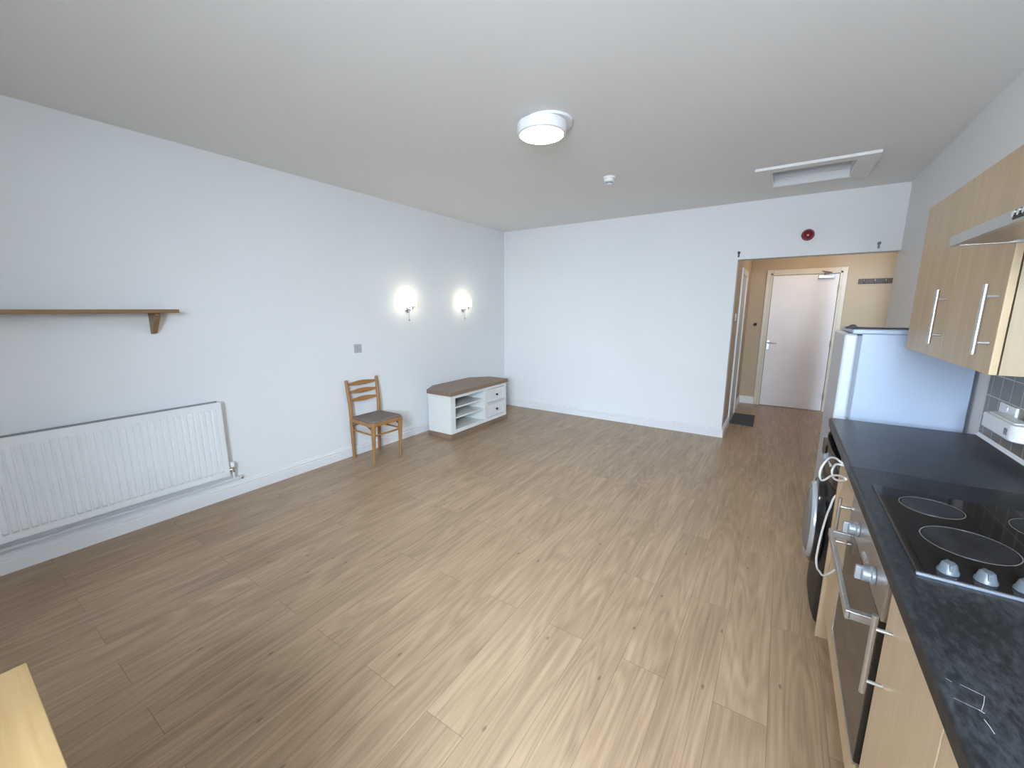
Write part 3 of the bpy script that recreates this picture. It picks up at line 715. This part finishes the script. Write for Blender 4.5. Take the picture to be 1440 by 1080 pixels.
# white cable looped over the machine and the end panel
def smooth(pts, n=8):
    pts = [Vector(p) for p in pts]; P = [pts[0]]+pts+[pts[-1]]; out = []
    for i in range(1, len(P)-2):
        for k in range(n):
            t = k/n; a, b_, c, d = P[i-1], P[i], P[i+1], P[i+2]
            out.append(.5*((2*b_)+(c-a)*t+(2*a-5*b_+4*c-d)*t*t+(3*b_-a-3*c+d)*t*t*t))
    out.append(pts[-1]); return out
CAB = [(.285, 2.06, .862), (.258, 2.10, .872), (.250, 2.170, .862), (.238, 2.25, .835), (.224, 2.28, .795), (.214, 2.27, .765), (.212, 2.24, .745), (.216, 2.20, .742),
       (.226, 2.17, .758), (.240, 2.125, .795), (.254, 2.02, .836), (.262, 1.925, .860), (.259, 1.945, .845), (.252, 2.03, .812), (.245, 2.11, .795), (.243, 2.155, .808),
       (.247, 2.12, .848), (.256, 2.07, .868), (.272, 2.07, .865), (.300, 2.178, .840), (.300, 2.178, .74), (.268, 2.176, .685), (.258, 2.168, .641), (.250, 2.165, .601),
       (.243, 2.165, .535), (.238, 2.165, .470), (.236, 2.165, .420), (.236, 2.165, .375), (.240, 2.135, .350), (.246, 2.095, .358), (.252, 2.039, .375), (.266, 1.975, .430), (.279, 1.945, .470)]
tag(obj('cable', tube(new(), smooth(CAB), .0042, 8), M_hose), 'white cable looped beneath the worktop edge in front of the washing machine', 'cable')

# fridge freezer
fr = thing('fridge', 'white under-height fridge standing between the worktop and the hallway', 'fridge', (.56, 3.21, 0))
FRY0, FRY1 = 2.935, 3.49
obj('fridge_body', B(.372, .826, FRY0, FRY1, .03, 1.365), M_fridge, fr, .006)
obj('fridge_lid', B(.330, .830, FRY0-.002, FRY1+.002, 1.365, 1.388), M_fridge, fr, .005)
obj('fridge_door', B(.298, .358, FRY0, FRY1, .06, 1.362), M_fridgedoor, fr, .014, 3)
obj('door_seal', B(.357, .373, FRY0+.008, FRY1-.008, .07, 1.355), M_greyseal, fr)
obj('door_hinge', B(.318, .372, FRY0-.001, FRY0+.05, 1.362, 1.366), M_greyseal, fr)
for x in (.40, .78):
    for y in (FRY0+.06, FRY1-.06): obj('foot', lathe(new(), (x, y, 0), (0, 0, 1), [(.02, 0), (.02, .01), (.01, .012), (.01, .032)], 14), M_blackm, fr)
# black lead lying on the fridge
bl = thing('power_lead', 'small black plug with its thin lead lying on top of the fridge', 'cable', (.33, 3.05, 1.388))
bm = new(); prism(bm, [(.302, 1.390), (.306, 1.398), (.318, 1.404), (.330, 1.412), (.345, 1.412), (.354, 1.402), (.362, 1.391), (.350, 1.3885), (.31, 1.3885)], 3.005, 3.05, 'y')
obj('plug', bm, M_blackm, bl, .004)
obj('lead', tube(new(), smooth([(.355, 3.03, 1.394), (.40, 3.05, 1.3925), (.50, 3.06, 1.3925), (.62, 3.07, 1.3925), (.75, 3.09, 1.3925)]), .0035, 8), M_blackm, bl)

# ------------------------------------------------------------------ wall cabinets
WZ_0, WZ_1, WF2 = 1.308, 1.962, .521
def wall_unit(y0, y1, hy, label):
    t = thing('wall_cabinet', label, 'cabinet', (.68, (y0+y1)/2, WZ_0), 'beech wall cabinets')
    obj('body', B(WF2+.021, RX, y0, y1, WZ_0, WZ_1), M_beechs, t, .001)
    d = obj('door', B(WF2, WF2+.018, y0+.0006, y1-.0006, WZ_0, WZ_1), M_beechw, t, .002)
    bar_handle(d, WF2, hy, 1.364, 1.572, off=.030, r=.0065)
wall_unit(2.214, 2.758, 2.262, 'beech wall cabinet further from the viewer, beside the fridge end')
wall_unit(1.762, 2.2125, 1.802, 'beech wall cabinet next to the cooker hood')

# cooker hood
hd = thing('cooker_hood', 'slim stainless steel cooker hood on the right wall above the hob', 'cooker hood', (.62, 1.46, 1.68))
HY_0, HY_1 = 1.155, 1.752
bm = new()
zf0, zf1 = 1.680, 1.708
poly = [(.386, zf0), (.386, zf1), (.55, 1.735), (.55, 1.86), (RX, 1.86), (RX, 1.735), (RX, zf0+.0), (RX, zf0)]
# shell: front lip, two cheeks, top skin, back box
prism(bm, [(.386, zf0), (.386, zf1), (.392, zf1+.001), (.402, zf0)], HY_0, HY_1, 'y')
for a, b_ in ((HY_0, HY_0+.012), (HY_1-.012, HY_1)): prism(bm, [(.390, zf0), (.390, zf1), (.56, 1.735), (RX, 1.735), (RX, zf0)], a, b_, 'y')
prism(bm, [(.388, zf1-.004), (.388, zf1), (.56, 1.737), (RX, 1.737), (RX, 1.733), (.56, 1.733)], HY_0, HY_1, 'y')
obj('hood_shell', bm, M_hoodm, hd, .001)
obj('motor_box', B(.60, RX, HY_0+.05, HY_1-.05, 1.737, 1.90), M_hoodm, hd, .003)
bm = new(); box(bm, .402, .500, HY_0+.012, HY_1-.012, zf0+.002, zf0+.006); box(bm, .500, RX, HY_0+.012, HY_1-.012, zf0+.010, zf0+.014)
obj('underside_panel', bm, metal('hood_underside', (.42, .36, .32), .3, 'y'), hd, .001)
bm = new(); box(bm, .515, .80, HY_0+.04, HY_1-.04, zf0+.004, zf0+.010)
for k in range(24): x = .520+k*.0115; box(bm, x, x+.005, HY_0+.045, HY_1-.045, zf0+.001, zf0+.0045)
obj('grease_filter', bm, metal('filter_mesh', (.40, .42, .43), .35), hd)
obj('switch_panel', B(.3835, .387, 1.17, 1.345, zf0+.006, zf1-.003), M_blackm, hd, .001)
bm = new()
for k in range(7): lathe(bm, (.3840, 1.330-k*.0225, (zf0+zf1)/2+.002), (-1, 0, 0), [(.0065, 0), (.0065, .005), (0, .006)], 14)
obj('push_button', bm, M_chrome, hd)

# ------------------------------------------------------------------ socket and adaptor over the worktop
so = thing('wall_socket', 'white double socket on the brown tiles behind the worktop', 'socket', (RX-.008, 2.55, 1.05))
obj('socket_plate', B(RX-.018, RX-.008, 2.455, 2.605, 1.010, 1.104), M_plastic, so, .003)
obj('rocker_switch', B(RX-.021, RX-.0181, 2.52, 2.54, 1.078, 1.094), M_plastic, so)
ad = thing('plug_adaptor', 'long white rounded plug-in adaptor in the socket on the tiled wall', 'adaptor', (RX-.06, 2.42, 1.0))
AX0, AX1, AY0, AY1, AR = RX-.078, RX-.0185, 2.26, 2.575, .040
def arc(cx_, cy_, a0, a1, r, n=8): return [(cx_+r*math.cos(math.radians(a0+(a1-a0)*k/n)), cy_+r*math.sin(math.radians(a0+(a1-a0)*k/n))) for k in range(n+1)]
poly = [(AX1, AY0)]+arc(AX0+AR, AY0+AR, 270, 180, AR)+arc(AX0+AR, AY1-AR, 180, 90, AR)+[(AX1, AY1)]
obj('adaptor_body', prism(new(), poly, 1.000, 1.066, 'z'), M_plastic, ad, .008, 3)
obj('adaptor_lid', B(AX0+.012, AX1-.002, AY0+.04, AY1-.05, 1.065, 1.071), M_plastic, ad, .003)
obj('adaptor_switch', B(AX0-.002, AX0+.002, 2.30, 2.33, 1.02, 1.045), M_greyseal, ad, .001)
